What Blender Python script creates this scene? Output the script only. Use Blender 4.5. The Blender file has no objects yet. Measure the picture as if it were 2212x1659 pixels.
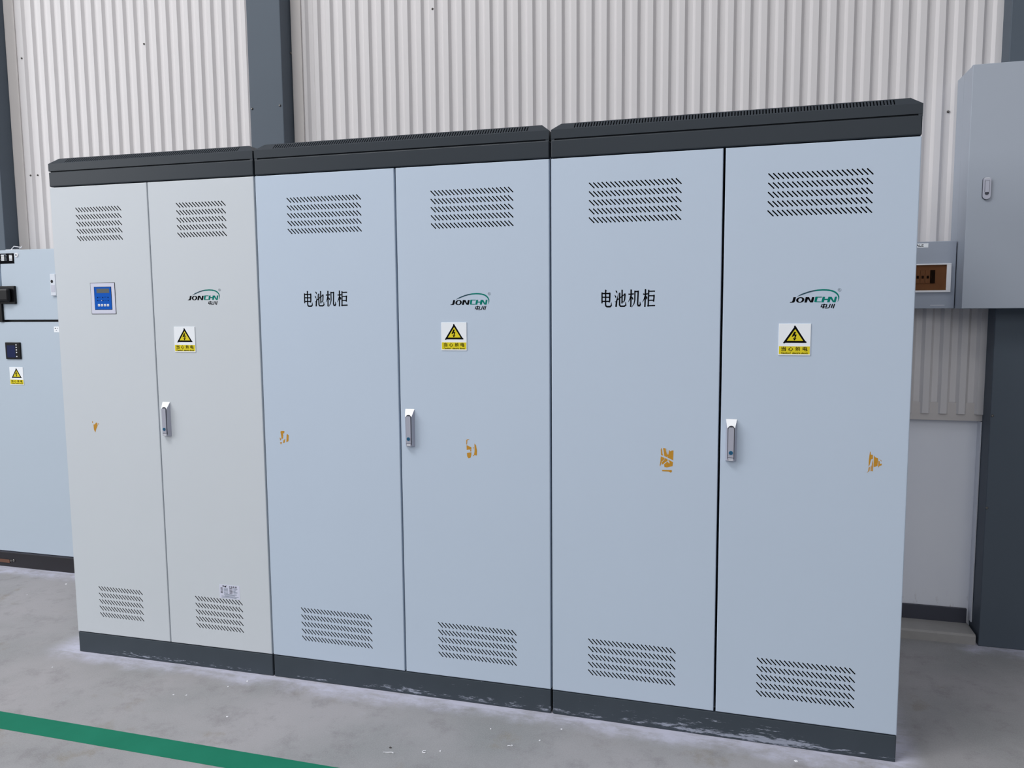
import bpy, bmesh, math, random
from mathutils import Vector, Matrix
random.seed(7)
SC = bpy.context.scene
COL = SC.collection

# ------------------------------------------------------------------ camera
W, H = 2212, 1659
CAM_POS = (2.5492, -2.5009, 1.3872)
F_PX = 1713.96
YAW, PITCH, ROLL = -0.2766, -0.0994, -0.0079
_f = Vector((math.sin(YAW) * math.cos(PITCH), math.cos(YAW) * math.cos(PITCH), math.sin(PITCH)))
_r = Vector((math.cos(YAW), -math.sin(YAW), 0))
_u = _r.cross(_f)
_R = _r * math.cos(ROLL) + _u * math.sin(ROLL)
_U = _u * math.cos(ROLL) - _r * math.sin(ROLL)
cd = bpy.data.cameras.new('camera')
cam = bpy.data.objects.new('camera', cd)
COL.objects.link(cam)
cam.matrix_world = Matrix(((_R.x, _U.x, -_f.x, CAM_POS[0]), (_R.y, _U.y, -_f.y, CAM_POS[1]),
                           (_R.z, _U.z, -_f.z, CAM_POS[2]), (0, 0, 0, 1)))
cd.sensor_fit = 'HORIZONTAL'
cd.sensor_width = 36.0
cd.lens = F_PX / W * 36.0
cd.clip_start = 0.05
SC.camera = cam

# ------------------------------------------------------------------ view, world, lights
SC.view_settings.view_transform = 'Standard'
SC.view_settings.look = 'None'
SC.view_settings.gamma = 1.0
SC.view_settings.use_curve_mapping = False
SC.view_settings.exposure = -1.46
SC.cycles.use_denoising = True
SC.cycles.max_bounces = 8

wd = bpy.data.worlds.new('hall_light')
SC.world = wd
wd.use_nodes = True
bg = wd.node_tree.nodes['Background']
bg.inputs[1].default_value = 1.0
# the hall around: translucent roof panels bright overhead, dim towards the far walls
_t = wd.node_tree
_g = _t.nodes.new('ShaderNodeTexCoord')
_s = _t.nodes.new('ShaderNodeSeparateXYZ')
_c = _t.nodes.new('ShaderNodeValToRGB')
_t.links.new(_g.outputs['Generated'], _s.inputs[0])
_t.links.new(_s.outputs['Z'], _c.inputs[0])
_t.links.new(_c.outputs[0], bg.inputs[0])
_c.color_ramp.elements[0].position = 0.15
_c.color_ramp.elements[0].color = (0.13, 0.132, 0.143, 1)
_c.color_ramp.elements[1].position = 0.75
_c.color_ramp.elements[1].color = (0.92, 0.93, 1.0, 1)


def area(name, loc, target, sx, sy, power, color=(1, 1, 1)):
    ld = bpy.data.lights.new(name, 'AREA')
    ld.shape = 'RECTANGLE'
    ld.size, ld.size_y = sx, sy
    ld.energy = power
    ld.color = color
    o = bpy.data.objects.new(name, ld)
    COL.objects.link(o)
    o.location = loc
    o.rotation_euler = (Vector(target) - Vector(loc)).to_track_quat('-Z', 'Y').to_euler()
    return o


# daylight from the tall windows on the left of the hall, and the hall's ceiling lamps
area('window_daylight', (-8.2, -5.5, 4.8), (1.4, 0.3, 0.9), 5.0, 5.0, 1520, (0.97, 0.98, 1.0))
area('front_fill', (3.7, -9.0, 4.6), (2.8, 0.5, 0.9), 6.0, 3.5, 400, (0.97, 0.98, 1.0))  # added fill from the front, lifts the low wall and other upright faces
area('ceiling_lamp_left', (-0.6, -3.2, 6.5), (0.8, -0.6, 0.0), 3.0, 2.0, 540)
area('ceiling_lamp_right', (4.5, -5.0, 7.5), (2.5, 0.5, 0.5), 3.0, 3.0, 100)


# ------------------------------------------------------------------ materials
def lin(c):
    return tuple(((v / 255) / 12.92 if v / 255 <= 0.04045 else ((v / 255 + 0.055) / 1.055) ** 2.4) for v in c) + (1,)


class NT:
    """small helper around a node tree"""
    def __init__(s, m):
        s.t = m.node_tree
        s.b = s.t.nodes['Principled BSDF']

    def n(s, kind, **kw):
        x = s.t.nodes.new(kind)
        for k, v in kw.items():
            setattr(x, k, v)
        return x

    def l(s, a, b):
        s.t.links.new(a, b)

    def math(s, op, a, b=None, c=None, clamp=False):
        x = s.n('ShaderNodeMath', operation=op, use_clamp=clamp)
        for i, v in enumerate((a, b, c)):
            if v is None:
                continue
            if isinstance(v, (int, float)):
                x.inputs[i].default_value = v
            else:
                s.l(v, x.inputs[i])
        return x.outputs[0]

    def smooth(s, v, a, b):
        x = s.n('ShaderNodeMapRange', interpolation_type='SMOOTHSTEP')
        s.l(v, x.inputs[0])
        x.inputs[1].default_value, x.inputs[2].default_value = a, b
        return x.outputs[0]

    def noise(s, scale, detail=4, rough=0.55, vec=None, sx=1, sy=1, sz=1, off=0.0):
        if vec is None:
            vec = s.n('ShaderNodeTexCoord').outputs['Object']
        mp = s.n('ShaderNodeMapping')
        mp.inputs['Scale'].default_value = (sx, sy, sz)
        mp.inputs['Location'].default_value = (off, off * 0.7, off * 1.3)
        s.l(vec, mp.inputs[0])
        x = s.n('ShaderNodeTexNoise')
        x.inputs['Scale'].default_value = scale
        x.inputs['Detail'].default_value = detail
        x.inputs['Roughness'].default_value = rough
        s.l(mp.outputs[0], x.inputs[0])
        return x.outputs[0]

    def mix(s, f, a, b):
        x = s.n('ShaderNodeMix', data_type='RGBA')
        if isinstance(f, (int, float)):
            x.inputs[0].default_value = f
        else:
            s.l(f, x.inputs[0])
        for i, v in ((6, a), (7, b)):
            if isinstance(v, tuple):
                x.inputs[i].default_value = v
            else:
                s.l(v, x.inputs[i])
        return x.outputs[2]

    def bump(s, h, strength, dist):
        x = s.n('ShaderNodeBump')
        x.inputs['Strength'].default_value = strength
        x.inputs['Distance'].default_value = dist
        s.l(h, x.inputs['Height'])
        s.l(x.outputs[0], s.b.inputs['Normal'])


def mat(name, rgb, rough=0.5, metal=0.0, var=0.0, vscale=6.0, spec=0.5, bump=0.0, bscale=900):
    m = bpy.data.materials.new(name)
    m.use_nodes = True
    k = NT(m)
    c = lin(rgb)
    k.b.inputs['Base Color'].default_value = c
    k.b.inputs['Roughness'].default_value = rough
    k.b.inputs['Metallic'].default_value = metal
    k.b.inputs['Specular IOR Level'].default_value = spec
    if var:
        nz = k.noise(vscale, 5)
        d = tuple(max(0, v * (1 - var)) for v in c[:3]) + (1,)
        l_ = tuple(min(1, v * (1 + var)) for v in c[:3]) + (1,)
        k.l(k.mix(nz, d, l_), k.b.inputs['Base Color'])
    if bump:
        k.bump(k.noise(bscale, 2), bump, 0.0004)
    return m


M = {}
M['beige'] = mat('beige_powder_coat', (209, 215, 221), 0.5, spec=0.3, var=0.02, vscale=2.5, bump=0.25)
M['blue_grey'] = mat('blue_grey_powder_coat', (195, 209, 226), 0.5, spec=0.3, var=0.02, vscale=2.5, bump=0.25)
M['board'] = mat('switchboard_powder_coat', (188, 201, 214), 0.5, spec=0.3, var=0.02, vscale=2.5)
M['box_grey'] = mat('wall_box_grey_coat', (176, 184, 196), 0.5, spec=0.3, var=0.02, vscale=3)
M['box_grey2'] = mat('small_box_grey_coat', (158, 166, 180), 0.45, var=0.02, vscale=3)
M['charcoal'] = mat('charcoal_coat', (42, 50, 58), 0.5, var=0.03, vscale=8, spec=0.40, bump=0.25)
M['steel'] = mat('painted_column_steel', (86, 96, 107), 0.55, spec=0.3, var=0.04, vscale=3)
M['wall'] = mat('cream_profiled_sheet', (216, 213, 214), 0.5, var=0.015, vscale=3)
M['cream'] = mat('cream_flashing', (205, 200, 198), 0.5, var=0.02)
M['black'] = mat('black_plastic', (15, 15, 19), 0.4, spec=0.25)
M['black_paint'] = mat('black_plinth_paint', (30, 28, 34), 0.5, var=0.1, vscale=12)
M['ink'] = mat('black_print', (5, 6, 11), 0.8, spec=0.08)
M['teal'] = mat('teal_print', (0, 124, 110), 0.7, spec=0.1)
M['faint'] = mat('grey_print', (120, 132, 145), 0.5)
M['white'] = mat('white_plate', (246, 250, 255), 0.45)
M['white_plastic'] = mat('white_plastic', (235, 236, 240), 0.4)
M['yellow'] = mat('yellow_print', (230, 212, 40), 0.6, spec=0.2)
M['orange'] = mat('orange_glue', (196, 140, 30), 0.6, var=0.25, vscale=140)
M['zinc_lit'] = mat('lit_zinc', (250, 252, 255), 0.3, metal=0.15)  # near-white zinc tone, light painted onto upward-facing metal
M['zinc'] = mat('grey_zinc', (184, 186, 200), 0.35, metal=0.25)
M['zinc_dark'] = mat('dark_zinc_gap', (66, 68, 78), 0.5, metal=0.3)
M['lock_blue'] = mat('blue_lock_core', (18, 92, 130), 0.35)
M['panel_blue'] = mat('blue_membrane', (0, 88, 190), 0.5, spec=0.12)
M['panel_edge'] = mat('panel_frame_pale', (214, 216, 234), 0.4)
M['lcd'] = mat('dull_display_glass', (98, 102, 98), 0.25)
M['lcd_blue'] = mat('dark_blue_display', (26, 36, 78), 0.3, spec=0.3)
M['screw'] = mat('screw_steel', (120, 118, 115), 0.35, metal=0.8)
M['screw_dark'] = mat('screw_rubber_washer', (84, 80, 78), 0.6)
M['label'] = mat('pale_label', (218, 220, 238), 0.4)
M['filter'] = mat('black_slot_backing', (10, 10, 11), 0.9, spec=0.1)  # near-black, keeps the vent slots dark
M['green'] = None
M['slate'] = mat('slate_print', (48, 78, 92), 0.7, spec=0.1)
M['latch'] = mat('pale_latch', (216, 222, 232), 0.45)
M['skirting'] = mat('dark_slate_skirting', (66, 68, 80), 0.55, var=0.05)
M['breaker'] = mat('breaker_grey', (150, 138, 125), 0.5)
M['scrap'] = mat('white_scrap', (245, 245, 250), 0.6)
M['scrap_dark'] = mat('dark_scrap', (70, 66, 64), 0.7)
M['copper'] = mat('rusty_bar', (110, 72, 54), 0.6, var=0.2, vscale=40)

# brown transparent window of the small breaker box
m = bpy.data.materials.new('brown_clear_plastic')
m.use_nodes = True
k = NT(m)
k.b.inputs['Base Color'].default_value = lin((228, 196, 172))
k.b.inputs['Transmission Weight'].default_value = 1.0
k.b.inputs['Roughness'].default_value = 0.05
k.b.inputs['IOR'].default_value = 1.15
M['brown_clear'] = m


def scuffed(name, rgb, amount):
    """charcoal plinth paint with pale horizontal scrapes, thicker near the floor"""
    m = bpy.data.materials.new(name)
    m.use_nodes = True
    k = NT(m)
    obj = k.n('ShaderNodeTexCoord').outputs['Object']
    sep = k.n('ShaderNodeSeparateXYZ')
    k.l(obj, sep.inputs[0])
    z = sep.outputs['Z']
    streak = k.noise(58, 9, 0.74, vec=obj, sx=0.45, sz=2.6, off=3.1 * amount)
    where = k.noise(3.2, 3, 0.5, vec=obj, sz=1.5, off=1.7 + amount)
    band = k.math('MULTIPLY', k.smooth(z, 0.004, 0.010), k.math('SUBTRACT', 1.0, k.smooth(z, 0.014, 0.032)))
    high = k.math('MULTIPLY', k.math('SUBTRACT', 1.0, k.smooth(z, 0.03, 0.07)), 0.35)
    lvl = k.math('MULTIPLY_ADD', band, 0.13, k.math('MULTIPLY_ADD', high, 0.13, k.math('MULTIPLY_ADD', where, 0.62, -0.33)))
    s = k.smooth(k.math('ADD', streak, lvl), 0.72 - 0.045 * amount, 0.80 - 0.03 * amount)
    s = k.math('MULTIPLY', s, 0.72)
    base = k.mix(k.noise(9, 4), lin(tuple(v - 4 for v in rgb)), lin(tuple(v + 5 for v in rgb)))
    k.l(k.mix(s, base, lin((178, 184, 200))), k.b.inputs['Base Color'])
    k.b.inputs['Roughness'].default_value = 0.6
    k.b.inputs['Specular IOR Level'].default_value = 0.25
    return m


M['plinth1'] = scuffed('scuffed_charcoal_light', (66, 74, 82), 0.0)
M['plinth2'] = scuffed('scuffed_charcoal_medium', (64, 72, 80), 0.9)
M['plinth3'] = scuffed('scuffed_charcoal_heavy', (64, 72, 80), 1.8)

# green floor paint, slightly worn
m = bpy.data.materials.new('green_floor_paint')
m.use_nodes = True
k = NT(m)
k.l(k.mix(k.noise(7, 6, 0.6), lin((10, 112, 84)), lin((30, 132, 104))), k.b.inputs['Base Color'])
k.b.inputs['Roughness'].default_value = 0.65
k.b.inputs['Specular IOR Level'].default_value = 0.2
M['green'] = m

# power-floated concrete with pale dust swept against the plinths
m = bpy.data.materials.new('dusty_concrete')
m.use_nodes = True
k = NT(m)
obj = k.n('ShaderNodeTexCoord').outputs['Object']
sep = k.n('ShaderNodeSeparateXYZ')
k.l(obj, sep.inputs[0])
X, Y = sep.outputs['X'], sep.outputs['Y']
n1 = k.noise(1.3, 7, 0.6, vec=obj)
n2 = k.noise(9, 8, 0.72, vec=obj, off=4)
n3 = k.noise(230, 4, 0.7, vec=obj, off=9)
n4 = k.noise(4.2, 6, 0.62, vec=obj, off=12)
base = k.mix(k.smooth(n1, 0.3, 0.7), lin((143, 145, 145)), lin((168, 165, 167)))
base = k.mix(k.math('MULTIPLY', k.smooth(n2, 0.48, 0.72), 0.55), base, lin((126, 123, 124)))
base = k.mix(k.math('MULTIPLY', k.smooth(n4, 0.58, 0.70), 0.6), base, lin((138, 131, 116)))
base = k.mix(k.math('MULTIPLY', k.smooth(k.noise(30, 7, 0.75, vec=obj, sx=0.45, off=21), 0.62, 0.76), 0.5), base, lin((98, 96, 98)))
base = k.mix(k.math('MULTIPLY', k.smooth(k.noise(7, 6, 0.7, vec=obj, sx=0.7, off=41), 0.60, 0.78), 0.35), base, lin((190, 194, 200)))
base = k.mix(k.math('MULTIPLY', k.smooth(n3, 0.40, 0.70), 0.30), base, lin((184, 182, 188)))
base = k.mix(k.math('MULTIPLY', k.smooth(k.noise(160, 4, 0.7, vec=obj, off=33), 0.58, 0.75), 0.40), base, lin((104, 102, 106)))
wob = k.math('MULTIPLY_ADD', k.noise(4.5, 7, 0.65, vec=obj, off=30), 0.16, -0.08)
yw = k.math('ADD', Y, wob)
inx = k.math('MULTIPLY', k.smooth(X, -0.18, -0.02), k.math('SUBTRACT', 1.0, k.smooth(X, 3.04, 3.14)))
d1 = k.math('MULTIPLY', k.math('MULTIPLY', k.smooth(yw, -0.10, -0.015), inx), k.math('SUBTRACT', 1.0, k.smooth(Y, 0.05, 0.10)))
d2 = k.math('MULTIPLY', k.smooth(yw, 0.63, 0.72), k.math('SUBTRACT', 1.0, k.smooth(X, -0.6, -0.4)))
d3 = k.math('MULTIPLY', k.smooth(yw, 0.86, 0.95), k.smooth(k.math('ADD', X, wob), 3.42, 3.52))
dust = k.math('MAXIMUM', d1, k.math('MAXIMUM', d2, d3))
dust = k.math('MULTIPLY', dust, k.math('MULTIPLY_ADD', k.smooth(k.noise(16, 8, 0.75, vec=obj, sx=0.6, off=7), 0.32, 0.66), 0.66, 0.16))
line = k.math('MAXIMUM', k.math('MULTIPLY', k.smooth(k.math('MULTIPLY_ADD', wob, 0.25, Y), -0.030, -0.006), inx), k.math('MULTIPLY', k.smooth(Y, 0.73, 0.765), k.math('SUBTRACT', 1.0, k.smooth(X, -0.6, -0.4))))
line = k.math('MULTIPLY', line, k.math('MULTIPLY_ADD', k.smooth(k.noise(24, 6, 0.7, vec=obj, sx=0.3, off=17), 0.35, 0.6), 0.55, 0.35))
dust = k.math('MAXIMUM', dust, line)
k.l(k.mix(dust, base, lin((212, 213, 232))), k.b.inputs['Base Color'])
k.b.inputs['Roughness'].default_value = 0.66
k.bump(k.noise(120, 5, 0.7, vec=obj), 0.15, 0.002)
M['floor'] = m

# white plaster dado with faint brown smears at its foot
m = bpy.data.materials.new('white_plaster')
m.use_nodes = True
k = NT(m)
obj = k.n('ShaderNodeTexCoord').outputs['Object']
sep = k.n('ShaderNodeSeparateXYZ')
k.l(obj, sep.inputs[0])
sm = k.math('MULTIPLY', k.smooth(k.noise(30, 6, 0.65, vec=obj, sx=1.6, sz=0.6), 0.55, 0.75), k.math('SUBTRACT', 1.0, k.smooth(sep.outputs['Z'], 0.12, 0.20)))
k.l(k.mix(k.math('MULTIPLY', sm, 0.55), k.mix(k.noise(3, 5), lin((236, 239, 250)), lin((246, 249, 255))), lin((140, 120, 118))), k.b.inputs['Base Color'])
k.b.inputs['Roughness'].default_value = 0.6
M['plaster'] = m
m = bpy.data.materials.new('curb_concrete')
m.use_nodes = True
k = NT(m)
k.l(k.mix(k.noise(12, 7, 0.65), lin((150, 148, 146)), lin((176, 174, 172))), k.b.inputs['Base Color'])
k.b.inputs['Roughness'].default_value = 0.75
M['curb'] = m


# ------------------------------------------------------------------ mesh helpers
class MB:
    def __init__(s):
        s.v, s.f, s.mi, s.mats = [], [], [], []

    def slot(s, m):
        m = M[m] if isinstance(m, str) else m
        if m not in s.mats:
            s.mats.append(m)
        return s.mats.index(m)

    def add(s, verts, faces, m):
        b = len(s.v)
        i = s.slot(m)
        s.v += [tuple(v) for v in verts]
        for f in faces:
            s.f.append(tuple(b + q for q in f))
            s.mi.append(i)
        return s

    def box(s, x0, x1, y0, y1, z0, z1, m, bev=0.0, seg=2):
        if bev <= 0:
            v = [(x, y, z) for x in (x0, x1) for y in (y0, y1) for z in (z0, z1)]
            return s.add(v, [(0, 1, 3, 2), (4, 6, 7, 5), (0, 4, 5, 1), (2, 3, 7, 6), (0, 2, 6, 4), (1, 5, 7, 3)], m)
        bm = bmesh.new()
        bmesh.ops.create_cube(bm, size=1)
        for q in bm.verts:
            q.co = ((x0 + x1) / 2 + q.co.x * (x1 - x0), (y0 + y1) / 2 + q.co.y * (y1 - y0), (z0 + z1) / 2 + q.co.z * (z1 - z0))
        bmesh.ops.bevel(bm, geom=bm.edges[:], offset=bev, segments=seg, affect='EDGES', profile=0.5)
        return s.bm(bm, m)

    def bm(s, bm, m):
        bm.verts.index_update()
        s.add([q.co[:] for q in bm.verts], [[q.index for q in f.verts] for f in bm.faces], m)
        bm.free()
        return s

    def prism(s, poly, y0, y1, m):
        """polygon in x,z; front face at y0 (towards the viewer), back at y1"""
        a = sum(poly[i][0] * poly[(i + 1) % len(poly)][1] - poly[(i + 1) % len(poly)][0] * poly[i][1] for i in range(len(poly)))
        if a < 0:
            poly = poly[::-1]
        n = len(poly)
        v = [(x, y0, z) for x, z in poly] + [(x, y1, z) for x, z in poly]
        f = [tuple(range(n))] + [tuple(range(2 * n - 1, n - 1, -1))]
        f += [(i, n + i, n + (i + 1) % n, (i + 1) % n) for i in range(n)]
        return s.add(v, f, m)

    def stroke(s, pts, y0, y1, m):
        """a pen stroke through (x, z, width) points"""
        L, R = [], []
        for i, (x, z, w) in enumerate(pts):
            a = Vector((x - pts[i - 1][0], z - pts[i - 1][1])).normalized() if i else None
            b = Vector((pts[i + 1][0] - x, pts[i + 1][1] - z)).normalized() if i + 1 < len(pts) else None
            t = ((a + b) if a and b else (a or b)).normalized()
            k = 1.0
            if a and b:
                k = min(1.5, 1.0 / max(0.5, abs(t.dot(a))))
            n = Vector((-t.y, t.x)) * w * 0.5 * k
            L.append((x + n.x, z + n.y))
            R.append((x - n.x, z - n.y))
        for i in range(len(pts) - 1):
            s.prism([L[i], L[i + 1], R[i + 1], R[i]], y0, y1, m)
        return s

    def disc(s, cx, cz, r, y0, y1, m, n=20, rz=None):
        rz = rz or r
        return s.prism([(cx + r * math.cos(2 * math.pi * i / n), cz + rz * math.sin(2 * math.pi * i / n)) for i in range(n)], y0, y1, m)

    def dome(s, cx, cz, r, y0, h, m, n=12):
        """screw or button head bulging towards -y"""
        rings = [(1.0, 0.0), (0.95, 0.55), (0.65, 0.9)]
        v, f = [], []
        for q, (a, b) in enumerate(rings):
            for i in range(n):
                t = 2 * math.pi * i / n
                v.append((cx + r * a * math.cos(t), y0 - h * b, cz + r * a * math.sin(t)))
        v.append((cx, y0 - h, cz))
        for q in range(len(rings) - 1):
            for i in range(n):
                j = (i + 1) % n
                f.append((q * n + i, q * n + j, (q + 1) * n + j, (q + 1) * n + i))
        e = (len(rings) - 1) * n
        for i in range(n):
            f.append((e + i, e + (i + 1) % n, len(v) - 1))
        return s.add(v, f, m)

    def tube(s, pts, r, m, n=8):
        pts = [Vector(q) for q in pts]
        v, f = [], []
        for i, q in enumerate(pts):
            t = (pts[min(i + 1, len(pts) - 1)] - pts[max(i - 1, 0)]).normalized()
            a = t.cross(Vector((0.13, 0.27, 0.95))).normalized()
            b = t.cross(a)
            for j in range(n):
                w = 2 * math.pi * j / n
                v.append(q + (a * math.cos(w) + b * math.sin(w)) * r)
        for i in range(len(pts) - 1):
            for j in range(n):
                f.append((i * n + j, i * n + (j + 1) % n, (i + 1) * n + (j + 1) % n, (i + 1) * n + j))
        f.append(tuple(range(n)))
        f.append(tuple(range((len(pts) - 1) * n, len(pts) * n)))
        return s.add(v, f, m)

    def text(s, body, cx, cz, size, y0, y1, m, sx=1.0, bold=0.0, shear=0.0, width=None):
        """lettering centred on (cx, cz) in the x,z plane"""
        v, f = text_mesh(body, bold, shear)
        xs_ = [q[0] for q in v]
        zs_ = [q[1] for q in v]
        k = size / (max(zs_) - min(zs_))
        kx = k * sx if width is None else width / (max(xs_) - min(xs_))
        mx, mz = (max(xs_) + min(xs_)) / 2, (max(zs_) + min(zs_)) / 2
        out = [(cx + (q[0] - mx) * kx, y0 if q[2] > 0 else y1, cz + (q[1] - mz) * k) for q in v]
        return s.add(out, f, m)

    def plate(s, x0, x1, z0, z1, slots, t, bev, m, tf=None):
        """sheet with real through-slots: front at y=0, back at y=t; slots are outlines in x,z"""
        v, f = slotted(x0, x1, z0, z1, slots, t, bev)
        if tf:
            v = [tf(q) for q in v]
        return s.add(v, f, m)

    def rounded_rim(s, x0, x1, z0, z1, r, depth, m, seg=5):
        """folded door edge: quarter round of radius r, then straight back to depth"""
        st = [(r * (1 - math.sin(t)), r * (1 - math.cos(t))) for t in [math.pi / 2 * q / seg for q in range(seg + 1)]] + [(0, depth)]
        v, f = [], []
        for i, y in st:
            v += [(x0 + i, y, z0 + i), (x1 - i, y, z0 + i), (x1 - i, y, z1 - i), (x0 + i, y, z1 - i)]
        for q in range(len(st) - 1):
            for c in range(4):
                d = (c + 1) % 4
                f.append((q * 4 + c, (q + 1) * 4 + c, (q + 1) * 4 + d, q * 4 + d))
        return s.add(v, f, m)

    def build(s, name, parent=None, smooth=False):
        me = bpy.data.meshes.new(name)
        me.from_pydata(s.v, [], s.f)
        for m_ in s.mats:
            me.materials.append(m_)
        me.polygons.foreach_set('material_index', s.mi)
        if smooth:
            me.polygons.foreach_set('use_smooth', [True] * len(me.polygons))
        me.update()
        o = bpy.data.objects.new(name, me)
        COL.objects.link(o)
        if parent:
            o.parent = parent
        return o


def from_curve(cu):
    ob = bpy.data.objects.new('tmp', cu)
    COL.objects.link(ob)
    dg = bpy.context.evaluated_depsgraph_get()
    me = bpy.data.meshes.new_from_object(ob.evaluated_get(dg))
    v = [q.co[:] for q in me.vertices]
    f = [tuple(q.vertices) for q in me.polygons]
    bpy.data.objects.remove(ob)
    bpy.data.curves.remove(cu)
    bpy.data.meshes.remove(me)
    return v, f


_tc = {}


def text_mesh(body, bold=0.0, shear=0.0):
    key = (body, bold, shear)
    if key not in _tc:
        cu = bpy.data.curves.new('tmp', 'FONT')
        cu.body = body
        cu.size = 1.0
        cu.offset = bold
        cu.shear = shear
        cu.extrude = 0.1
        cu.resolution_u = 3
        _tc[key] = from_curve(cu)
    return _tc[key]


def slotted(x0, x1, z0, z1, slots, t, bev):
    cu = bpy.data.curves.new('tmp', 'CURVE')
    cu.dimensions = '2D'
    cu.fill_mode = 'BOTH'
    cu.extrude = t / 2 - bev
    cu.bevel_depth = bev
    cu.bevel_resolution = 1
    cu.offset = -bev
    ring = [(x0, z0), (x1, z0), (x1, z1), (x0, z1)]
    for poly in [ring] + slots:
        sp = cu.splines.new('POLY')
        sp.points.add(len(poly) - 1)
        for q, (x, z) in zip(sp.points, poly):
            q.co = (x, z, 0, 1)
        sp.use_cyclic_u = True
    v, f = from_curve(cu)
    return [(a, t / 2 - c_, b) for a, b, c_ in v], f


def slot_outline(xa, za, xb, zb, w):
    d = Vector((xb - xa, zb - za)).normalized()
    n = Vector((-d.y, d.x)) * w / 2
    e = d * w * 0.35
    A, B = Vector((xa, za)), Vector((xb, zb))
    return [tuple(q) for q in (A + n, A - e + n * 0.4, A - e - n * 0.4, A - n, B - n, B + e - n * 0.4, B + e + n * 0.4, B + n)]


def thing(name, label, cat, loc=(0, 0, 0), rz=0.0, group=None):
    o = bpy.data.objects.new(name, None)
    COL.objects.link(o)
    o.location = loc
    o.rotation_euler = (0, 0, rz)
    o.empty_display_size = 0.05
    tag(o, label, cat, group)
    return o


def tag(o, label, cat, group=None, kind=None):
    o['label'] = label
    o['category'] = cat
    if group:
        o['group'] = group
    if kind:
        o['kind'] = kind
    return o


# traced lettering and marks, millimetres on the cabinet front
GLYPH = {'dian':[[(168.2,1424.4,3.4),(168.3,1392.6,3.9),(168.0,1389.4,2.0)],[(168.2,1420.8,3.8),(192.4,1420.5,3.8)],[(192.7,1423.7,2.0),(193.1,1421.0,4.3),(192.5,1396.3,3.8),
    (190.6,1390.9,1.4)],[(169.8,1408.9,3.2),(190.5,1408.7,3.2)],[(169.8,1396.0,3.4),(191.0,1395.8,3.4)],[(178.7,1432.2,3.0),(180.4,1429.8,4.5),(179.7,1426.0,3.6),(179.7,1386.5,3.8),
    (180.6,1381.6,4.1),(184.1,1379.1,4.3),(194.1,1379.3,4.5),(197.9,1382.9,3.6),(197.7,1392.3,1.2)]],'chi':[[(211.6,1429.4,1.6),(214.3,1426.6,3.9),(216.1,1421.2,1.6)],
    [(208.9,1415.9,1.0),(211.4,1410.9,3.6),(212.2,1406.3,1.6)],[(220.2,1421.1,1.0),(217.9,1408.9,2.0),(214.8,1396.1,4.3),(212.9,1378.4,4.5)],[(209.2,1395.0,1.4),(213.0,1393.7,2.6)],
    [(224.5,1422.8,3.9),(224.0,1405.9,3.8),(224.2,1384.2,4.1),(227.0,1380.3,4.1),(238.8,1380.2,4.3),(244.0,1383.9,3.4),(242.9,1394.4,1.0)],[(231.8,1431.8,4.3),(231.9,1425.4,3.8),
    (231.7,1389.1,3.9)],[(217.4,1400.5,2.6),(240.6,1418.0,2.6)],[(240.1,1420.2,3.9),(241.1,1415.5,3.8),(239.9,1399.8,3.6),(236.8,1392.0,1.6)],[(236.8,1393.0,2.4),(233.6,1396.1,1.0)]],
    'ji':[[(260.4,1432.1,4.3),(259.9,1405.5,3.8),(259.2,1377.9,3.9)],[(252.0,1417.8,4.3),(255.4,1417.5,3.2),(266.8,1418.2,3.6),(267.7,1420.1,3.0)],[(259.3,1413.3,3.4),
    (256.5,1402.6,2.6),(251.1,1392.7,0.8)],[(261.3,1409.9,1.0),(264.8,1405.5,3.8),(265.8,1400.8,3.0)],[(272.0,1428.6,3.6),(271.9,1399.5,3.4),(269.3,1387.8,2.6),(262.0,1376.9,0.8)],
    [(271.5,1425.7,3.8),(283.0,1425.8,3.8)],[(282.5,1428.5,3.9),(282.3,1424.8,3.8),(280.7,1386.7,3.9),(282.6,1381.6,4.3),(286.8,1381.4,4.3),(289.3,1385.7,3.4),(288.1,1394.0,1.0)]],
    'gui':[[(304.9,1432.8,3.9),(304.6,1405.1,3.8),(303.3,1377.6,3.9)],[(297.7,1417.6,4.3),(301.4,1417.0,3.2),(310.1,1417.7,3.6),(311.3,1420.1,2.6)],[(304.5,1412.9,3.4),
    (300.5,1401.2,2.6),(295.5,1392.3,0.8)],[(306.3,1411.9,1.2),(309.2,1407.0,3.6),(309.1,1401.1,2.6)],[(314.9,1430.7,3.6),(314.3,1405.0,3.8),(313.6,1378.5,3.8)],[(314.9,1425.9,3.4),
    (331.4,1426.3,3.4),(334.3,1425.6,3.6)],[(315.5,1412.2,3.0),(332.0,1412.1,3.2)],[(331.5,1414.9,4.3),(331.3,1407.7,3.8),(330.2,1393.9,3.6)],[(315.2,1398.1,3.2),(330.2,1398.0,3.2)],
    [(310.9,1380.8,4.1),(316.3,1381.4,3.4),(332.8,1381.9,3.6),(334.9,1381.1,3.4)]]}
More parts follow.
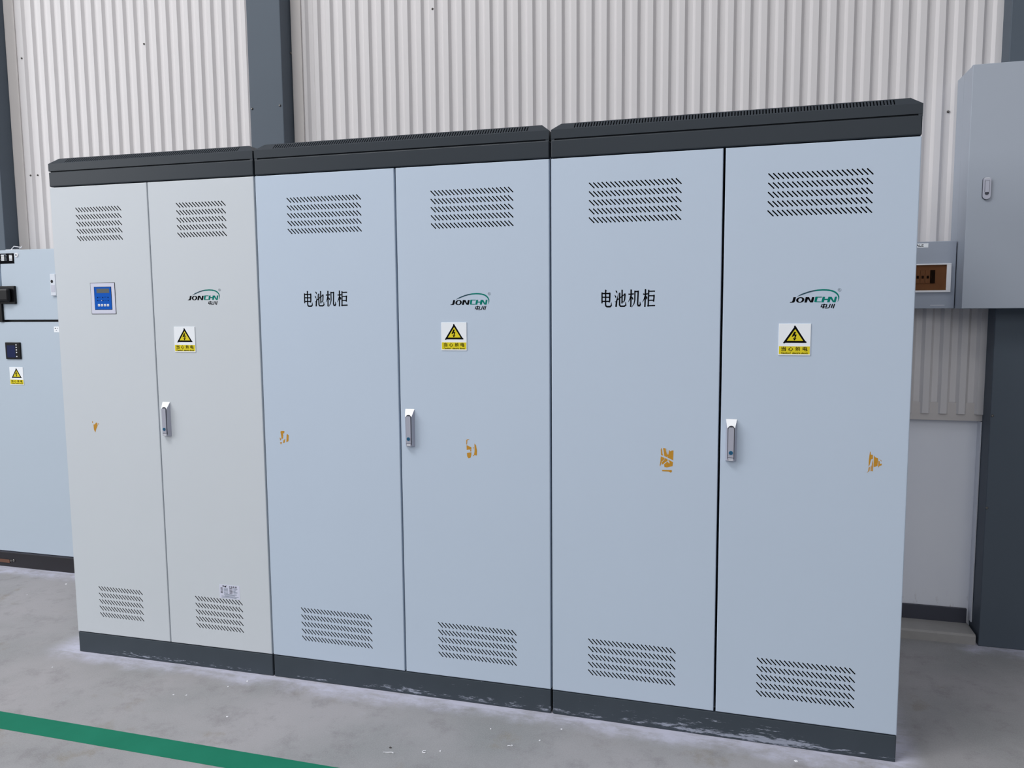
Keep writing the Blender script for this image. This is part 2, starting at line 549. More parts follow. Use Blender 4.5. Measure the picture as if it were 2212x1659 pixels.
LOGO = {'J':[(741.1,1404.7),(748.2,1404.6),(745.5,1392.5),(742.8,1388.8),(739.0,1388.4),(731.0,1388.3),(732.6,1390.6),(736.8,1391.1),(738.7,1393.9)],'N':[(775.2,1404.5),(784.3,1404.5),
    (790.1,1393.2),(792.9,1404.4),(799.3,1404.3),(795.8,1388.6),(788.3,1388.6),(781.3,1398.9),(778.5,1388.4),(771.9,1388.4)],'C':[(801.7,1404.6),(803.9,1405.2),(820.4,1405.2),
    (819.7,1402.7),(808.3,1402.7),(805.9,1391.6),(818.2,1391.3),(817.6,1389.1),(801.5,1389.2),(799.3,1390.5)],'H':[(822.2,1404.8),(828.9,1404.7),(827.6,1398.9),(836.4,1398.9),
    (837.7,1404.6),(846.6,1404.6),(853.0,1392.7),(855.5,1404.6),(861.4,1404.8),(857.8,1388.6),(850.6,1388.7),(843.7,1398.8),(841.4,1388.7),(834.6,1388.8),(835.8,1395.6),(826.9,1395.6),
    (825.2,1388.8),(818.6,1388.9)],'arc':[(750.0,1405.9),(763.4,1414.1),(781.2,1420.5),(794.5,1424.1),(807.7,1426.3),(824.4,1427.1),(838.4,1426.1),(849.7,1423.5),(858.3,1418.9),
    (863.9,1413.0),(867.3,1406.4),(867.5,1400.6),(865.7,1394.1),(863.0,1390.1),(864.6,1396.5),(864.6,1402.3),(863.0,1407.3),(859.1,1412.7),(852.2,1417.7),(842.7,1421.1),(832.2,1422.6),
    (820.8,1423.0),(807.7,1422.3),(794.4,1420.2),(781.2,1416.8),(765.2,1410.9)],'z1':[(819.4,1382.8),(835.6,1382.7),(833.8,1374.3),(816.9,1374.4)],'z1h1':[(821.3,1380.7),
    (825.1,1380.7),(824.3,1376.4),(820.1,1376.4)],'z1h2':[(828.6,1380.7),(832.5,1380.7),(831.8,1376.4),(827.9,1376.4)],'z2':[(825.4,1384.4),(828.9,1384.4),(825.6,1371.0),
    (822.1,1371.0)],'s1':[(842.2,1383.9),(845.0,1383.9),(842.5,1374.4),(839.4,1371.5),(835.9,1370.7),(828.5,1370.7),(828.9,1372.6),(835.5,1372.8),(838.6,1374.0),(839.9,1375.6)],
    's2':[(848.3,1383.9),(851.4,1383.8),(848.2,1372.3),(844.9,1372.3)],'s3':[(854.1,1384.2),(857.0,1384.2),(853.1,1370.6),(849.9,1370.6)]}
RES = {'r3a':[[(358.9,934.2),(360.9,929.6),(362.7,914.9),(365.4,909.3),(358.2,910.7),(357.3,928.1)],[(364.1,933.1),(372.0,933.1),(374.0,923.5),(378.1,909.6),(376.2,904.8),(368.3,908.5),
    (366.9,920.5)],[(374.9,932.9),(375.3,927.6),(378.7,913.7),(381.3,913.1),(382.5,926.5),(383.7,928.6),(386.4,924.0),(389.0,924.8),(391.5,926.9),(397.1,927.2),(396.1,895.7),
    (378.8,903.6)],[(357.6,906.6),(369.0,902.5),(367.2,895.7),(361.3,890.7),(358.8,883.8),(355.6,872.9),(354.6,878.9),(356.7,891.8)],[(369.7,901.8),(378.2,898.9),(378.9,892.9),
    (371.2,888.5),(366.0,882.8),(360.8,879.9),(361.4,888.7),(368.5,895.1)],[(380.2,897.6),(395.9,889.7),(394.4,876.9),(377.2,872.0),(369.4,872.9),(368.0,881.6),(378.3,890.8),
    (381.6,887.6),(384.2,884.4),(385.5,887.8)],[(361.6,862.8),(370.1,863.5),(391.6,864.3),(393.3,860.7),(389.8,855.5),(382.6,858.8),(363.0,859.1)]],'r3b':[[(965.2,948.7),(967.0,949.3),
    (967.9,940.6),(973.2,939.7),(974.1,928.1),(969.4,926.7),(965.7,909.6),(963.0,903.6),(963.1,924.1),(964.2,938.1)],[(976.4,938.7),(979.7,933.6),(987.2,931.1),(988.5,924.2),
    (987.2,916.5),(986.9,907.8),(979.7,904.5),(976.5,904.3)],[(989.1,922.4),(992.2,922.0),(993.1,913.9),(998.3,915.3),(998.2,910.1),(992.7,908.1),(988.7,902.6)],[(972.0,912.8),
    (973.7,925.8),(975.2,913.0),(975.4,891.4),(972.7,891.3)],[(963.4,901.9),(966.5,903.8),(965.8,892.1),(958.6,884.7),(962.6,891.9)],[(968.2,901.0),(971.0,909.9),(971.9,891.8),
    (969.0,891.1)],[(990.4,929.5),(998.0,922.9),(996.5,921.6)]],'r2b':[[(780.5,932.7),(785.9,935.8),(793.1,935.5),(784.6,932.3),(782.9,917.3),(780.5,917.2)],[(781.4,915.0),
    (798.1,908.8),(798.6,900.2),(788.4,900.3),(781.8,898.9)],[(782.2,888.5),(798.4,891.5),(797.7,881.2),(795.2,873.0),(788.0,870.3),(783.2,875.9)],[(794.4,900.0),(798.5,898.4),
    (797.9,893.8),(793.7,894.2)],[(809.6,921.9),(814.9,916.3),(818.5,897.0),(817.4,880.9),(807.3,882.7),(809.8,895.5)],[(804.0,909.0),(806.4,909.1),(805.7,901.6)],[(803.7,882.6),
    (809.1,882.2),(805.4,878.0)]],'r2a':[[(67.6,935.4),(72.3,938.6),(84.3,938.5),(82.9,930.8),(77.1,928.5),(79.1,922.5),(77.5,912.2),(71.6,907.8),(70.0,924.2)],[(93.0,926.1),
    (95.9,927.7),(101.4,923.3),(99.4,902.3),(90.7,897.3)],[(76.8,894.2),(79.5,905.1),(84.2,908.3),(86.6,910.5),(83.7,896.0)],[(63.9,914.2),(70.0,908.8),(65.7,902.0)],[(64.3,896.3),
    (72.9,897.1),(68.5,887.7)]],'r1':[[(140.6,936.0),(148.0,936.7),(152.6,943.4),(158.4,942.7),(159.6,931.3),(155.4,924.2),(151.8,917.5),(147.8,905.4),(145.4,908.4),(141.2,916.2)],
    [(135.2,948.6),(138.3,947.8),(138.4,941.6),(135.2,941.1)],[(161.8,940.2),(166.1,940.7),(165.3,937.2),(161.6,936.7)]]}

# ------------------------------------------------------------------ the setting
def struct(o, label, cat):
    return tag(o, label, cat, kind='structure')


fl = MB().box(-7.0, 8.0, -6.5, 2.0, -0.15, 0.0, 'floor').build('floor')
struct(fl, 'grey concrete floor with pale dust swept along the cabinet plinths', 'floor')

# profiled sheet: crest 1.075, valley 1.087
WALL_Y, RIB_D, RIB_P, RIB_H = 1.075, 0.013, 0.0665, 0.0056


def ribs(xa, xb, phase, RIB_P=0.0665):
    """profile points between xa and xb; the rib's right flank is centred on phase + k * RIB_P"""
    pts = [(xa, WALL_Y)]
    kk = math.ceil((xa + 0.012 - phase) / RIB_P)
    while True:
        xd = phase + kk * RIB_P
        if xd + RIB_P * 0.5 + 0.01 > xb:
            break
        xu = xd + RIB_P * 0.49
        pts += [(xd - RIB_H, WALL_Y), (xd + RIB_H, WALL_Y + RIB_D), (xu - RIB_H, WALL_Y + RIB_D), (xu + RIB_H, WALL_Y)]
        kk += 1
    pts.append((xb, WALL_Y))
    return pts


wb = MB()
for xa, xb, ph, per in ((-6.9, -1.62, -0.01, 0.0665), (-1.262, 0.26, -1.2016, 0.0658), (0.478, 3.53, 0.7129, 0.06677), (3.74, 7.9, 0.01, 0.0665)):
    pr = ribs(xa, xb, ph, per)
    n = len(pr)
    v, f = [], []
    for z in (0.93, 5.2):
        v += [(x, y, z) for x, y in pr] + [(x, y + 0.0015, z) for x, y in pr]
    for i in range(n - 1):
        f.append((i, i + 1, 2 * n + i + 1, 2 * n + i))
        f.append((n + i + 1, n + i, 3 * n + i, 3 * n + i + 1))
    wb.add(v, f, 'wall')
wall = wb.build('wall_back')
struct(wall, 'cream profiled metal sheet wall with narrow vertical ribs', 'wall')
for x, y, z in ((-1.2208, 1.075, 2.7415), (-0.4264, 1.075, 2.7424), (1.1664, 1.075, 2.7501), (3.337, 1.086, 2.1353), (-1.2141, 1.075, 2.1178), (-1.1648, 1.075, 2.1165)):
    s_ = MB().disc(x, z, 0.0050, y - 0.0015, y + 0.001, 'screw_dark', 12).dome(x, z, 0.0034, y - 0.0015, 0.005, 'screw', 6)
    s_.build('screw', wall)

lw = MB().box(-6.9, 3.508, 1.123, 1.40, 0.0, 0.918, 'plaster')
lw.box(3.5060, 3.5112, 1.078, 1.123, 0.06, 0.900, 'plaster', 0.0015)
lw.box(3.508, 7.9, 1.123, 1.40, 0.0, 0.918, 'plaster')
struct(lw.build('wall_lower'), 'white plastered low wall under the metal sheet', 'wall')
bbm = MB().box(-6.9, 3.499, 1.112, 1.123, 0.039, 0.1035, 'skirting', 0.002).box(3.76, 7.9, 1.112, 1.123, 0.039, 0.1035, 'skirting', 0.002)
struct(bbm.build('baseboard_back'), 'dark painted skirting band at the foot of the white low wall', 'skirting')
cb = MB()
cb.prism([(0.985, 0.0), (1.40, 0.0), (1.40, 0.041), (0.993, 0.041), (0.985, 0.034)], 0, 1, 'curb')
# the prism above is drawn in y,z and swept along x
cb.v = [(-6.9 + (3.503 + 6.9) * q[1], q[0], q[2]) for q in cb.v]
struct(cb.build('trim_5'), 'low concrete curb along the foot of the white low wall', 'curb')
ft = MB().box(-6.9, 3.512, 1.083, 1.0845, 0.9025, 0.976, 'cream').box(-6.9, 3.512, 1.0845, 1.122, 0.9025, 0.904, 'cream')
fo = ft.build('trim_4')
struct(fo, 'cream metal flashing strip below the ribbed sheet', 'flashing')
MB().dome(3.4455, 0.9573, 0.0042, 1.083, 0.004, 'screw_dark', 10).build('screw', fo)
fs = MB().box(0.434, 0.486, 1.0665, 1.068, 0.95, 5.2, 'cream').box(0.486, 0.4875, 1.0665, 1.0755, 0.95, 5.2, 'cream')
struct(fs.build('trim_6'), 'cream flat corner strip on the right of the middle steel column', 'flashing')
fs = MB().box(-1.318, -1.252, 1.068, 1.0695, 0.95, 5.2, 'cream').box(-1.252, -1.2505, 1.068, 1.0755, 0.95, 5.2, 'cream')
struct(fs.build('trim_7'), 'cream flat corner strip on the right of the left steel column', 'flashing')


def column(name, x0, x1, y1, label, screws, side=()):
    o = MB().box(x0, x1, 0.98, y1, 0.0, 5.2, 'steel', 0.003).build(name)
    struct(o, label, 'column')
    for x, z in screws:
        MB().dome(x, z, 0.0052, 0.98, 0.005, 'screw', 10).build('screw', o)
    for x, y, z in side:
        q = MB().dome(0, 0, 0.0062, 0, 0.006, 'screw', 10)
        q.v = [(x - b, y + a, z + c) for a, b, c in q.v]
        q.build('screw', o)
    return o


column('trim_1', -1.60, -1.32, 1.35, 'grey steel column at the left edge, above the switchboard', [(-1.345, 2.14)])
column('trim_2', 0.246, 0.4285, 1.35, 'grey steel column rising behind the left and middle cabinets', [(0.2588, 2.3462), (0.412, 2.3502)], [(0.4285, 1.062, 2.6155)])
column('trim_3', 3.512, 3.745, 1.35, 'grey steel column standing on the floor under the large wall box', [(3.5186, 0.9397), (3.5162, 0.5706)])

gl = MB().box(-6.9, 7.9, -0.553, -0.4635, 0.0, 0.0008, 'green').build('floor_marking')
tag(gl, 'straight green painted line across the concrete floor', 'floor line')


# ------------------------------------------------------------------ shared small builders
def warning_sign(mb, x0, z1, w, yellow='yellow'):
    """white plate, black triangle with a bolt, yellow caption band; top-left corner at x0, z1"""
    u = w / 1008.0
    P = lambda a, b: (x0 + (a - 250) * u, z1 - (b - 298) * u)
    t = 0.0022
    mb.box(x0, x0 + w, -t, 0.0, z1 - 1057 * u, z1, 'white', 0.0005, 1)
    y = -t - 0.00012
    tri = []
    for cx, cz, a0 in ((765, 395, 210), (1092, 915, 90), (428, 915, -30)):
        for q in range(5):
            a = math.radians(a0 - 30 * q)
            tri.append(P(cx + 40 * math.cos(a), cz - 40 * math.sin(a)))
    mb.prism(tri, y, -t + 0.0001, 'ink')
    y -= 0.0001
    mb.prism([P(767, 478), P(1022, 866), P(512, 866)], y, -t, yellow)
    y -= 0.0001
    for q in ([(735, 565), (800, 570), (762, 655), (690, 735), (660, 728)], [(690, 735), (762, 655), (825, 664), (806, 678), (740, 700)], [(760, 690), (815, 665), (778, 790), (742, 780)], [(700, 765), (756, 790), (818, 775), (745, 865)]):
        mb.prism([P(*c) for c in q], y, -t, 'ink')
    y = -t - 0.00012
    mb.prism([P(268, 1050), P(1240, 1050), P(1240, 1312), P(268, 1312)], y, -t + 0.0001, yellow)
    y -= 0.00012
    for c, cx in (('\u5f53', 415), ('\u5fc3', 640), ('\u89e6', 865), ('\u7535', 1092)):
        mb.text(c, *P(cx, 1134), 148 * u, y, -t, 'ink', bold=0.010 if cx == 865 else 0.022, width=152 * u)
    mb.text('Caution!  electric shock', *P(765, 1272), 62 * u, y, -t, 'ink', bold=0.028, width=850 * u)


def door_handle(xc, z0):
    """swing-lever cabinet lock, 33 x 130 mm"""
    mb = MB()
    D = 0.015
    b = [(-.0165, 0), (.0165, 0), (.0165, .130), (-.0165, .130)]
    f = [(-.0112, .003), (.0098, .003), (.0112, .106), (-.0122, .106)]
    v = [(xc + a, 0, z0 + c) for a, c in b] + [(xc + a, -D, z0 + c) for a, c in f]
    mb.add(v, [(4, 5, 6, 7), (0, 1, 5, 4), (1, 2, 6, 5), (2, 3, 7, 6), (3, 0, 4, 7)], 'zinc')
    v2 = [(xc - .0165, -0.0004, z0 + .1302), (xc + .0165, -0.0004, z0 + .1302), (xc + .0112, -D - .0004, z0 + .1058), (xc - .0122, -D - .0004, z0 + .1058)]
    mb.add(v2, [(3, 2, 1, 0)], 'zinc_lit')  # top facet coloured brighter than the body, as if lit from above
    head = [(xc + .0102 * math.cos(math.radians(a)), z0 + .101 + .0112 * math.sin(math.radians(a))) for a in range(0, 181, 15)]
    mb.prism([(xc + .0102, z0 + .008)] + head + [(xc - .0102, z0 + .008)], -D - .0010, -D + .001, 'zinc_dark')
    mb.prism([(xc + .0084, z0 + .014), (xc + .0084, z0 + .1025), (xc + .0060, z0 + .107), (xc - .0060, z0 + .107), (xc - .0084, z0 + .1025), (xc - .0084, z0 + .014)], -D - .0042, -D, 'zinc')
    mb.box(xc - .0088, xc + .0088, -D - .0030, -D, z0 + .0025, z0 + .0125, 'zinc', .0006, 1)
    for q in (0.005, 0.0085):
        mb.box(xc - .006, xc + .006, -D - .0034, -D - .002, z0 + q, z0 + q + .0014, 'zinc_lit')
    mb.disc(xc, z0 + .0285, .0074, -D - .0048, -D - .003, 'zinc', 20)
    mb.disc(xc, z0 + .0285, .0062, -D - .0053, -D - .003, 'lock_blue', 20)
    mb.box(xc - .0006, xc + .0006, -D - .0056, -D - .004, z0 + .0255, z0 + .0315, 'zinc_dark')
    return mb


def logo(dx, dz):
    mb = MB()
    y0, y1 = -0.0004, 0.0004
    g = lambda key: [(a / 1000 + dx, c / 1000 + dz) for a, c in LOGO[key]]
    for key, m_ in (('J', 'ink'), ('N', 'ink'), ('C', 'teal'), ('H', 'teal'), ('z2', 'ink'), ('s1', 'ink'), ('s2', 'ink'), ('s3', 'ink')):
        mb.prism(g(key), y0, y1, m_)
    a = g('arc')
    n = len(a)
    for i in range(n // 2 - 1):
        mb.prism([a[i], a[i + 1], a[n - 2 - i], a[n - 1 - i]], y0, y1, 'slate' if i < 3 else 'teal')
    # the slanted O
    ring = []
    for r1, r2 in ((0.0114, 0.0083), (0.0052, 0.0058)):
        ring.append([(0.7601 + dx + r1 * math.cos(t) + 0.16 * r2 * math.sin(t), 1.3963 + dz + r2 * math.sin(t)) for t in [2 * math.pi * q / 28 for q in range(28)]])
    for i in range(28):
        j = (i + 1) % 28
        mb.prism([ring[0][i], ring[0][j], ring[1][j], ring[1][i]], y0, y1, 'ink')
    # box of the first character, as four bars
    o, h1, h2 = g('z1'), g('z1h1'), g('z1h2')
    mb.prism([o[0], o[1], h2[1], h1[0]], y0, y1, 'ink')
    mb.prism([o[3], h1[3], h2[2], o[2]], y0, y1, 'ink')
    mb.prism([o[0], h1[0], h1[3], o[3]], y0, y1, 'ink')
    mb.prism([o[1], o[2], h2[2], h2[1]], y0, y1, 'ink')
    # registered mark
    cx, cz = 0.8675 + dx, 1.4245 + dz
    for i in range(20):
        a0, a1 = 2 * math.pi * i / 20, 2 * math.pi * (i + 1) / 20
        mb.prism([(cx + r * math.cos(t), cz + r * math.sin(t)) for r, t in ((.0048, a0), (.0048, a1), (.0040, a1), (.0040, a0))], y0, y1, 'faint')
    mb.text('R', cx, cz, .005, y0, y1, 'faint')
    return mb


def lettering(dx, dz):
    mb = MB()
    for key in ('dian', 'chi', 'ji', 'gui'):
        for st in GLYPH[key]:
            mb.stroke([(a / 1000 + dx, c / 1000 + dz, w / 900) for a, c, w in st], -0.0004, 0.0004, 'ink')
    return mb


def residue(key):
    mb = MB()
    for q in RES[key]:
        mb.prism([(a / 1000, c / 1000) for a, c in q], -0.0003, 0.0003, 'orange')
    return mb


# ------------------------------------------------------------------ the three cabinets
Z_B, Z_T, Z_F, Z_C, Z_R = 0.0847, 1.8475, 1.9050, 1.9367, 1.9591
DEPTH = 0.58


def cabinet(name, label, loc, rz, w, seam, coat, plinth, nslot, pitch, vx, crown, gap):
    root = thing(name, label, 'cabinet', loc, rz, 'electrical cabinets standing in a row')
    a, b = 0.0034, w - 0.0034
    # shell: sides, back, top, bottom
    body = MB()
    body.box(a, a + .0015, 0.018, DEPTH, Z_B, Z_F, coat).box(b - .0015, b, 0.018, DEPTH, Z_B, Z_F, coat)
    body.box(a + .0015, b - .0015, DEPTH - .0015, DEPTH, Z_B, Z_F, coat)
    body.box(a + .0015, b - .0015, 0.03, DEPTH - .0015, Z_F - .003, Z_F - .0015, coat).box(a + .0015, b - .0015, 0.03, DEPTH - .0015, Z_B, Z_B + .0015, coat)
    body.build('body', root)
    MB().box(a, b, 0.002, DEPTH, 0.0, Z_B - .0015, plinth, 0.003).build('plinth', root)
    MB().box(a, b, 0.0, 0.03, Z_T + .0035, Z_F, 'charcoal', 0.003).build('fascia', root)
    # hipped top cover with a slotted front slope
    d1, dy, dx = 0.0, 0.0252, 0.0282
    tc = MB()
    tc.box(a, b, d1, d1 + .002, Z_F + .004, Z_C, 'charcoal')
    tc.box(a + .003, b - .003, d1 + .007, d1 + .02, Z_F - .002, Z_F + .006, 'charcoal')
    for xa in ((b - .011,) if nslot == 15 else (a, b - .011)):
        tc.box(xa, xa + .011, d1 + .0008, d1 + .007, Z_F - .003, Z_F + .0045, 'charcoal')
    A = [(a, d1, Z_C), (b, d1, Z_C), (b, DEPTH, Z_C), (a, DEPTH, Z_C)]
    T = [(a + dx, d1 + dy, Z_R), (b - dx, d1 + dy, Z_R), (b - dx, DEPTH - dy, Z_R), (a + dx, DEPTH - dy, Z_R)]
    L = [(a, d1, Z_F + .004), (b, d1, Z_F + .004), (b, DEPTH, Z_F + .004), (a, DEPTH, Z_F + .004)]
    # end triangles of the front slope beside the slotted strip
    tc.add(A + T + L, [(1, 2, 6, 5), (2, 3, 7, 6), (3, 0, 4, 7), (4, 5, 6, 7), (9, 10, 2, 1), (10, 11, 3, 2), (11, 8, 0, 3)], 'charcoal')
    tc.add([A[0], (a + dx, d1, Z_C), T[0]], [(0, 1, 2)], 'charcoal')
    tc.add([(b - dx, d1, Z_C), A[1], T[1]], [(0, 1, 2)], 'charcoal')
    top = tc.build('top_cover', root)
    sl = math.hypot(dy, Z_R - Z_C)
    ca, sa = dy / sl, (Z_R - Z_C) / sl
    c0, c1, cp = crown
    n = int(round((c1 - c0) / cp))
    so = []
    for i in range(n + 1):
        x = c0 + (c1 - c0) * i / n
        so.append([(x - .0016, .0042), (x + .0016, .0042), (x + .0016, sl - .0045), (x - .0016, sl - .0045)])
    tf = lambda q: (q[0], d1 + q[2] * ca + q[1] * sa, Z_C + q[2] * sa - q[1] * ca)
    MB().plate(a + dx, b - dx, 0.0, sl, so, 0.0012, 0.0002, 'charcoal', tf).build('top_grille', top)
    # doors
    doors = []
    for d, (x0, x1) in enumerate(((a, seam - gap / 2), (seam + gap / 2, b))):
        so = []
        for ztop in vx[2]:
            for r in range(5):
                for i in range(nslot):
                    x = vx[d] + pitch * i
                    z = ztop - r * 0.02685
                    so.append(slot_outline(x + .001, z - .001, x + .0168, z - .0172, 0.0037))
        r = 0.0024
        mb = MB().plate(x0 + r, x1 - r, Z_B + .002 + r, Z_T - r, so, 0.0010, 0.0002, coat)
        mb.rounded_rim(x0, x1, Z_B + .002, Z_T, r, 0.017, coat)
        do = mb.build('door', root)
        for ztop in vx[2]:
            MB().box(vx[d] - .012, vx[d] + pitch * (nslot - 1) + .030, .0040, .0120, ztop - .1375, ztop + .012, 'filter').build('slot_backing', do)  # black filter-like pad added behind each vent to darken the slots
        doors.append(do)
    return root, doors


C1, D1 = cabinet('power_cabinet', 'beige-grey double-door cabinet with a blue control panel, leftmost of the row', (0, 0, 0), math.radians(0.7326), 0.8926, 0.4435, 'beige', 'plinth1', 15, 0.01355, (0.1172, 0.5645, (1.768, 0.2835)), (0.078, 0.824, 0.0088), 0.0042)
C2, D2 = cabinet('battery_cabinet', 'pale blue-grey double-door cabinet with large black lettering, middle of the row of three', (0.8925, 0.0114, 0), math.radians(0.0759), 1.0743, 0.5390, 'blue_grey', 'plinth2', 21, 0.0134, (0.1268, 0.6665, (1.767, 0.2812)), (0.078, 0.998, 0.0088), 0.0066)
C3, D3 = cabinet('battery_cabinet', 'pale blue-grey double-door cabinet with a badly scuffed plinth, right end of the row', (1.9668, 0.0128, 0), math.radians(-0.6861), 1.0720, 0.5360, 'blue_grey', 'plinth3', 21, 0.0134, (0.1256, 0.6618, (1.767, 0.2812)), (0.078, 0.996, 0.0088), 0.0070)

door_handle(0.4797, 0.9027).build('handle', D1[1])
door_handle(0.5772, 0.9028).build('handle', D2[1])
door_handle(0.5712, 0.9022).build('handle', D3[1])
for dr, x, z in ((D1[1], 0.5300, 1.3160), (D2[1], 0.6974, 1.3305), (D3[1], 0.7022, 1.3250)):
    q = MB()
    warning_sign(q, x, z, 0.0902)
    q.build('warning_sign', dr)
logo(-0.1354, 0.0252).build('logo', D1[1])
logo(0, 0).build('logo', D2[1])
logo(0, -0.0012).build('logo', D3[1])
lettering(0.0163, 0.0090).build('lettering', D2[0])
lettering(0, 0).build('lettering', D3[0])
for key, dr in (('r1', D1[0]), ('r2a', D2[0]), ('r2b', D2[1]), ('r3a', D3[0]), ('r3b', D3[1])):
    residue(key).build('sticker_residue', dr)

# membrane control panel on the left cabinet
x0, x1, z0, z1 = 0.1655, 0.2772, 1.3646, 1.4835
q = MB().box(x0, x1, -.0012, .0004, z0, z1, 'ink').box(x0 + .0014, x1 - .0014, -.0015, .0, z0 + .0014, z1 - .0014, 'panel_edge')
cp = q.build('control_panel', C1)
kb = MB().box(.1822, .2612, -.0020, 0, 1.3808, 1.4680, 'ink').box(.1838, .2596, -.0024, 0, 1.3824, 1.4664, 'panel_blue')
for x in (.1975, .2215, .2450):
    for z in (1.4275, 1.4160):
        kb.disc(x, z, .0022, -.0026, -.002, 'ink', 8)
for x, z in ((.206, 1.4285), (.232, 1.4285), (.207, 1.4165), (.233, 1.4165)):
    kb.box(x - .005, x + .005, -.0025, -.002, z - .0005, z + .0005, 'ink')
kb.build('keypad', cp)
MB().box(.1937, .2520, -.0026, -.001, 1.4440, 1.4612, 'lcd', .0004, 1).build('screen', cp)
for i in range(4):
    x = .2022 + i * .0137
    MB().box(x - .0050, x + .0050, -.0034, -.001, 1.3934, 1.4026, 'white_plastic', .0008, 1).box(x - .003, x + .003, -.0035, -.003, 1.3974, 1.3986, 'faint').build('key', cp)
MB().dome(.2157, 1.4155, .0018, -.0024, .0012, 'white_plastic', 10).build('indicator_light', cp)

# pale data label by the lower slots of the left cabinet
lb = MB().box(.6745, .7622, -.0005, .0002, .2860, .3395, 'label')
lb.prism([(.6865, .3340), (.6905, .3365), (.7005, .3340), (.7045, .3385), (.7040, .3310), (.7005, .3290), (.6975, .3318), (.6865, .3332)], -.0007, 0, 'ink')
for i, c in enumerate('\u5e94\u6025\u7535\u6e90'):
    lb.text(c, .7195 + i * .0088, .3330, .0066, -.0007, 0, 'ink', bold=0.012)
for r in range(5):
    z = .3265 - r * .0048
    for xa, xb in ((.6795, .6885), (.6930, .7110), (.7175, .7310), (.7345, .7520 - (r % 3) * .004)):
        lb.box(xa, xb, -.0007, 0, z - .0010, z + .0010, 'ink' if xa in (.6795, .7175) else 'faint')
for z, xa, xb in ((.3022, .6930, .7480), (.2985, .6960, .7400), (.2945, .6820, .7560), (.2905, .6820, .7470)):
    lb.box(xa, xb, -.0007, 0, z - .0009, z + .0009, 'faint')
lb.build('data_label', D1[1])

# ------------------------------------------------------------------ switchboard on the left
SB = thing('switchboard', 'tall pale grey switchboard with a black rotary handle behind the left end of the row', 'switchboard', (-1.3, 0.77, 0))


def sx(x):
    return x + 1.3


MB().box(sx(-2.20), sx(-0.745), 0.018, 0.195, 0.0815, 1.690, 'board', 0.002).build('body', SB)
MB().box(sx(-2.20), sx(-0.745), 0.0, 0.195, 0.0, 0.0795, 'black_paint', 0.002).build('plinth', SB)
MB().box(sx(-2.20), sx(-0.745), -0.001, 0.018, 0.0795, 0.0855, 'zinc_dark').build('sill_strip', SB)
MB().box(sx(-1.1275), sx(-0.752), 0.0, 0.018, 1.3302, 1.688, 'board', 0.002).build('upper_door', SB)
MB().box(sx(-2.195), sx(-1.148), 0.0, 0.018, 1.3302, 1.688, 'board', 0.002).build('upper_door', SB)
MB().box(sx(-2.195), sx(-0.752), 0.013, 0.0185, 1.3195, 1.3300, 'black').build('door_gap_strip', SB)
ldr = MB().box(sx(-2.195), sx(-0.752), 0.0, 0.018, 0.088, 1.3185, 'board', 0.002).build('lower_door', SB)
rh = MB().box(sx(-1.30), sx(-1.0345), -0.012, 0.0, 1.4130, 1.5045, 'black', 0.003)
rh.box(sx(-1.24), sx(-1.052), -0.035, -0.012, 1.424, 1.494, 'black', 0.012, 3)
rho = rh.build('rotary_handle', SB)
MB().box(sx(-1.152), sx(-1.1285), -0.010, 0.004, 1.3210, 1.415, 'black', 0.002).build('interlock_bar', SB)
npb = MB().box(sx(-1.190), sx(-1.0350), -0.0015, 0.0, 1.6195, 1.6712, 'ink', 0.0004, 1)
for xa in (-1.1175, -1.0650):
    for i in range(5):
        zt = 1.6635 - i * 0.0062
        npb.box(sx(xa - .0005), sx(xa + .0195), -0.0018, 0, zt - .0044, zt, 'white')
for xa in (-1.1360, -1.0925):
    for i in range(5):
        zt = 1.6620 - i * 0.0062
        npb.box(sx(xa), sx(xa + .013 - .002 * (i % 3)), -0.0018, 0, zt - .0022, zt, 'faint')
npb.box(sx(-1.118), sx(-1.085), -0.0018, 0, 1.6660, 1.6684, 'faint')
npb.build('nameplate', SB)
MB().disc(sx(-1.0165), 1.6618, 0.0105, -0.004, 0.0, 'white_plastic', 18).disc(sx(-1.0175), 1.6618, 0.0052, -0.0046, 0.0, 'faint', 14).build('cover_cap', SB)
lt = MB().box(sx(-0.8030), sx(-0.770), -0.012, 0.0, 1.452, 1.561, 'latch', 0.002)
lt.disc(sx(-0.7915), 1.5235, 0.0078, -0.0126, -0.004, 'black', 16).box(sx(-0.799), sx(-0.775), -0.0126, -0.004, 1.470, 1.506, 'zinc')
lt.build('door_latch', SB)
pm = MB().box(sx(-1.1270), sx(-1.0288), -0.007, 0.0, 1.1260, 1.2134, 'black', 0.002).build('power_meter', SB)
MB().box(sx(-1.1160), sx(-1.0620), -0.0076, -0.005, 1.1345, 1.1980, 'lcd_blue', 0.0005, 1).build('screen', pm)
for z in (1.2004, 1.1876, 1.1746, 1.1611, 1.1401):
    MB().box(sx(-1.0575), sx(-1.0500), -0.0080, -0.006, z - .0032, z + .0032, 'white_plastic', .0005, 1).build('key', pm)
q = MB()
warning_sign(q, sx(-1.1150), 1.0842, 0.0890)
q.build('warning_sign', ldr)
MB().box(sx(-0.8092), sx(-0.775), -0.0008, 0.0, 1.2660, 1.2953, 'white').box(sx(-.803), sx(-.797), -.001, 0, 1.284, 1.289, 'ink').box(sx(-.791), sx(-.783), -.001, 0, 1.286, 1.2885, 'ink').box(sx(-.798), sx(-.790), -.001, 0, 1.274, 1.2775, 'faint').build('label', ldr)
MB().box(sx(-1.40), sx(-1.205), -0.004, 0.0, 0.022, 0.040, 'copper', 0.001).dome(sx(-1.193), 0.036, 0.0065, -0.002, 0.006, 'screw', 8).dome(sx(-1.178), 0.037, 0.008, 0.0, 0.005, 'screw', 10).build('plinth_bolt', SB)

